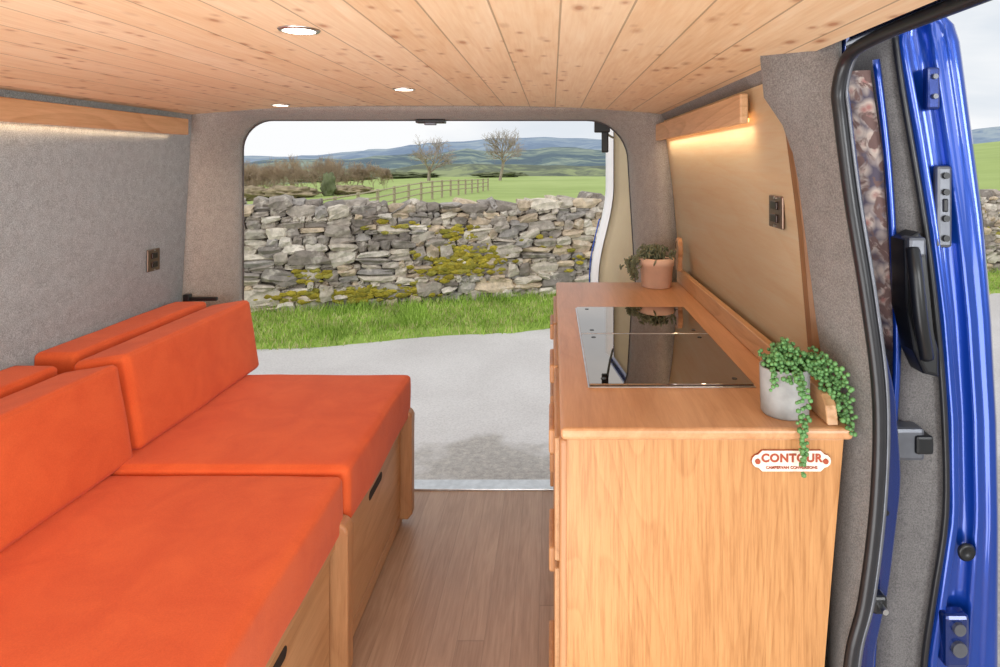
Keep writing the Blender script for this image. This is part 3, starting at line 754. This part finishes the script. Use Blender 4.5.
patches=[(-1.00,.02,.22,.09,200),(-1.15,-.08,.12,.05,45),(-1.05,.32,.12,.04,25),(-2.2,-.29,.34,.035,140),(-2.5,-.08,.12,.04,20),(-1.7,.42,.2,.03,12),(-1.6,-.27,.2,.03,45),(-.1,.2,.12,.04,10),(.2,-.05,.08,.1,10),(6.0,.2,.4,.1,40)]
V=[];F=[];C=[]
mp=[lin(q) for q in ((168,152,50),(186,168,60),(144,136,52),(168,158,72),(154,138,46))]
ib=bmesh.new(); bmesh.ops.create_icosphere(ib,subdivisions=2,radius=1); ib.verts.ensure_lookup_table()
IV=[v.co.copy() for v in ib.verts]; IF=[[v.index for v in f.verts] for f in ib.faces]; ib.free()
for (px_,pz_,sx_,sz_,n_) in patches:
    for i in range(n_):
        x=rnd.gauss(px_,sx_); z=rnd.gauss(pz_,sz_); z=max(GZ+.02,min(GZ+1.12,z)); r=rnd.uniform(.010,.038)
        batter=.10*(1-(z-GZ)/1.1); c_=rnd.choice(mp); n=len(V); s=Vector((i,px_*7,0))
        for u in IV:
            q=u*r*(1+.5*noise.noise(u*2+s))
            V.append(tuple(wp(x,.135+batter,z)+dirv*q.x*1.6+nrm*q.y*.6+Vector((0,0,q.z*.8)))); C.append(c_)
        for f in IF: F.append([n+k for k in f])
colored('moss_patches',V,F,C,M['moss'],parent=sw,label='golden green moss')['kind']='stuff'

def fz(x,y):
    return -.55-.008*y+max(0,x-.15*y-2)*.10-max(0,-x-.2*y)*.05+.25*noise.noise(Vector((x*.05,y*.05,0)))*min(1,y/30)
rows=[]
for i in range(90):
    x=-90+i*3
    rows.append([(x,max(8,11+.27*max(-40,min(x,40)))+(k/30)**1.6*110) for k in range(31)])
rows=[[(x,y,fz(x,y)) for x,y in r] for r in rows]
obj('pasture_field',grid(rows),M['field'],smooth=True,label='bright green sloping pasture beyond the wall',category='field')
def ridge(name,label,Y,depth,prof,mat,rough,drop):
    rows=[]
    for i in range(241):
        a=-1.5+3.0*i/240
        e=interp(prof,a)+rough*noise.fractal(Vector((a*9,Y*.01,0)),1,2,6)
        r=[]
        for k in range(15):
            t=k/14; y=Y+(t-.6)*depth; top=1.09+e*Y; base=1.09-drop*Y
            hgt=math.sin(min(1,t/.6)*math.pi/2)**1.3 if t<.6 else 1-.5*((t-.6)/.4)**2
            z=base+(top-base)*hgt+(.12*(top-base)*noise.fractal(Vector((a*14,t*3,Y)),1,2,4) if 0<t<.55 else 0)
            r.append((a*Y,y,z))
        rows.append(r)
    obj(name,grid(rows),mat,smooth=True,label=label,category='hill')
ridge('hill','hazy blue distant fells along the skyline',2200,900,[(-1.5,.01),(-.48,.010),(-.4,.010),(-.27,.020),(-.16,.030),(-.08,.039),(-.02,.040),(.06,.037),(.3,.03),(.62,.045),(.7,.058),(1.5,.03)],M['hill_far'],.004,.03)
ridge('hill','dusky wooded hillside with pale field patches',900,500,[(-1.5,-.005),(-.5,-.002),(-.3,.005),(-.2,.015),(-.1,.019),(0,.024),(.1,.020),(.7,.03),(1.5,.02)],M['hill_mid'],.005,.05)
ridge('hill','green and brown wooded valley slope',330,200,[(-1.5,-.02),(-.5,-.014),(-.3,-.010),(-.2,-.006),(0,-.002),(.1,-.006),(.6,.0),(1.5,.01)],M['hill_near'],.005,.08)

def tree(name,label,x,y,h,w,seed,dens=6,mat=None,stems=1,minr=.007):
    r_=random.Random(seed); V=[];F=[]
    def seg(a,b,ra,rb):
        d=(b-a).normalized(); s=d.cross(Vector((.3,.9,.2))).normalized(); t=d.cross(s); n=len(V)
        for p,r in ((a,ra),(b,rb)):
            for k in range(3):
                an=k*2.094; V.append(tuple(p+(s*math.cos(an)+t*math.sin(an))*r))
        for k in range(3): F.append((n+k,n+(k+1)%3,n+3+(k+1)%3,n+3+k))
    def grow(p,d,L,r,dep):
        q=p+d*L; seg(p,q,r,max(r*.7,minr))
        if dep==0: return
        for k in range(3):
            nd=(d*.8+Vector((r_.gauss(0,.50),r_.gauss(0,.50),r_.gauss(.10,.30)))).normalized()
            grow(p.lerp(q,r_.uniform(.45,1)),nd,L*r_.uniform(.68,.92),max(r*.60,minr),dep-1)
    z0=fz(x,y)
    for s_ in range(stems):
        dx=r_.uniform(-.5,.5)*w*.5 if stems>1 else 0
        grow(Vector((x+dx,y,z0-.02)),Vector((r_.gauss(0,.10),0,1)).normalized(),h*.18,h*(.022 if stems==1 else .009),dens)
    zm=max(v[2] for v in V)-z0; k=h/zm; wm=max(abs(v[0]-x) for v in V); kx=w/2/wm
    V=[(x+(a-x)*kx,y+(b-y)*kx,z0+(c-z0)*k) for a,b,c in V]
    me=bpy.data.meshes.new(name); me.from_pydata(V,[],F)
    return obj(name,me,mat or M['bark'],origin=(x,y,z0),label=label,category='tree')
tree('bare_tree','leafless round-crowned tree standing in the pasture',-6.5,80,6.7,7.0,2,6,None,1,.007)
tree('bare_tree','leafless spreading tree with pale trunk in the pasture',-15.4,80,5.8,7.6,8,6,None,1,.007)
k=0
for (x,y,h,w_) in ((-21.5,46,2.6,3.6),(-19.8,45,3.0,3.6),(-18.2,44,3.0,3.6),(-19.2,48,3.2,3.4),(-16.6,46,3.1,3.4),(-15.3,47,2.8,3.0),(-13.9,48,2.5,2.8),(-22.8,50,2.8,3.6),(-17.4,50,3.0,3.4),(-24.5,52,3.1,3.6),(-12.6,50,2.0,2.6)):
    k+=1; o=tree('bare_hedgerow_tree','bare brown hedgerow tree beyond the stone wall',x,y,h,w_,40+k,6,M['bark2'],3,.005); o['group']='bare hedgerow trees'
hedge_m=plain('dark_hedge',(112,118,88),1,0,.35,1.6); scrub_m=plain('brown_scrub',(160,144,118),1,0,.35,2.2)
def bush(x,y,w,h,seed,mat,label):
    bm=bmesh.new(); bmesh.ops.create_icosphere(bm,subdivisions=4,radius=1)
    for v in bm.verts:
        u=v.co.copy(); n=1+.5*noise.fractal(u*3+Vector((seed,0,0)),1,2,5); v.co=Vector((x+u.x*w*n,y+u.y*w*.6*n,fz(x,y)+max(0,h*.45+u.z*h*.55*n)))
    o=obj('hedge_bush',bm2me(bm),mat,label=label,category='bush',smooth=True)
    o['group']='hedgerow bushes'
bush(-15.2,43.5,.45,1.5,1,hedge_m,'dark evergreen bush standing in the hedgerow')
for i,(x,y,w_,h_) in enumerate(((-20.5,43,1.9,.9),(-17.8,43,1.8,.8),(-14.0,44.5,1.5,.6),(-22.4,44,1.7,.9))):
    bush(x,y,w_,h_,2+i,scrub_m,'low brown winter scrub along the field edge')
for i,(x,y,w_,h_) in enumerate(((-24,106,5,1.0),(-9,108,4,.9),(-36,104,6,1.2))):
    bush(x,y,w_,h_,12+i,hedge_m,'dark distant hedge across the pasture')
def fence(label,pts,n):
    P0=Vector(pts[0]);P1=Vector(pts[1]); f=thing('field_fence',label,'fence',(P0.x,P0.y,fz(P0.x,P0.y)))
    fm=M.setdefault('fence',plain('weathered_timber',(178,164,142),.9,0,.15,10))
    for i in range(n+1):
        p=P0.lerp(P1,i/n); z=fz(p.x,p.y)
        obj('fence_post',box(p.x-.05,p.x+.05,p.y-.05,p.y+.05,z,z+.90,.01),fm,parent=f)
    for h in (.35,.60,.84):
        pts_=[Vector((q.x,q.y-.06,fz(q.x,q.y)+h)) for q in (P0.lerp(P1,i/n) for i in range(n+1))]
        obj('fence_rail',tube(pts_,.028,4,1),fm,parent=f)
fence('weathered timber post and rail fence crossing the pasture',((-7.0,16,0),(-4.6,46,0)),16)

# ------------------------------------------------------------------ world & lights
w=bpy.data.worlds.new('overcast_sky'); S.world=w; w.use_nodes=True
n=w.node_tree.nodes; l=w.node_tree.links; bg=n['Background']
tc=n.new('ShaderNodeTexCoord'); mp_=n.new('ShaderNodeMapping'); mp_.inputs['Scale'].default_value=(1.2,1.2,5)
no=n.new('ShaderNodeTexNoise'); no.inputs['Scale'].default_value=2.2; no.inputs['Detail'].default_value=7; no.inputs['Distortion'].default_value=.4
cr=n.new('ShaderNodeValToRGB'); e=cr.color_ramp.elements
e[0].position=.36; e[0].color=(.78,.83,.89,1); e[1].position=.56; e[1].color=(.98,.99,1,1)
l.new(tc.outputs['Generated'],mp_.inputs[0]); l.new(mp_.outputs[0],no.inputs['Vector']); l.new(no.outputs['Fac'],cr.inputs[0]); l.new(cr.outputs[0],bg.inputs['Color'])
bg.inputs['Strength'].default_value=1.0
sun=bpy.data.lights.new('sun','SUN'); sun.energy=.9; sun.angle=.5; sun.color=(1,.96,.9)
so=bpy.data.objects.new('sun',sun); COL.objects.link(so); so.rotation_euler=(math.radians(38),0,math.radians(-28))
# added soft fill lights around the camera, no real lamps, to brighten the interior
aim('cab_fill',(-.35,-2.6,1.0),(-.5,1.6,.8),1.6,1.1,14,(1,1,1))
aim('ceiling_fill',(-.50,.05,.35),(-.45,1.40,1.27),1.2,.7,15,(.98,.99,1))
aim('side_fill',(-1.0,-1.5,1.1),(.40,1.6,1.08),.5,.7,13,(1,.99,.97))
aim('side_fill',(1.3,-1.2,1.05),(-1.2,1.4,1.0),.9,.8,30,(.97,.99,1))
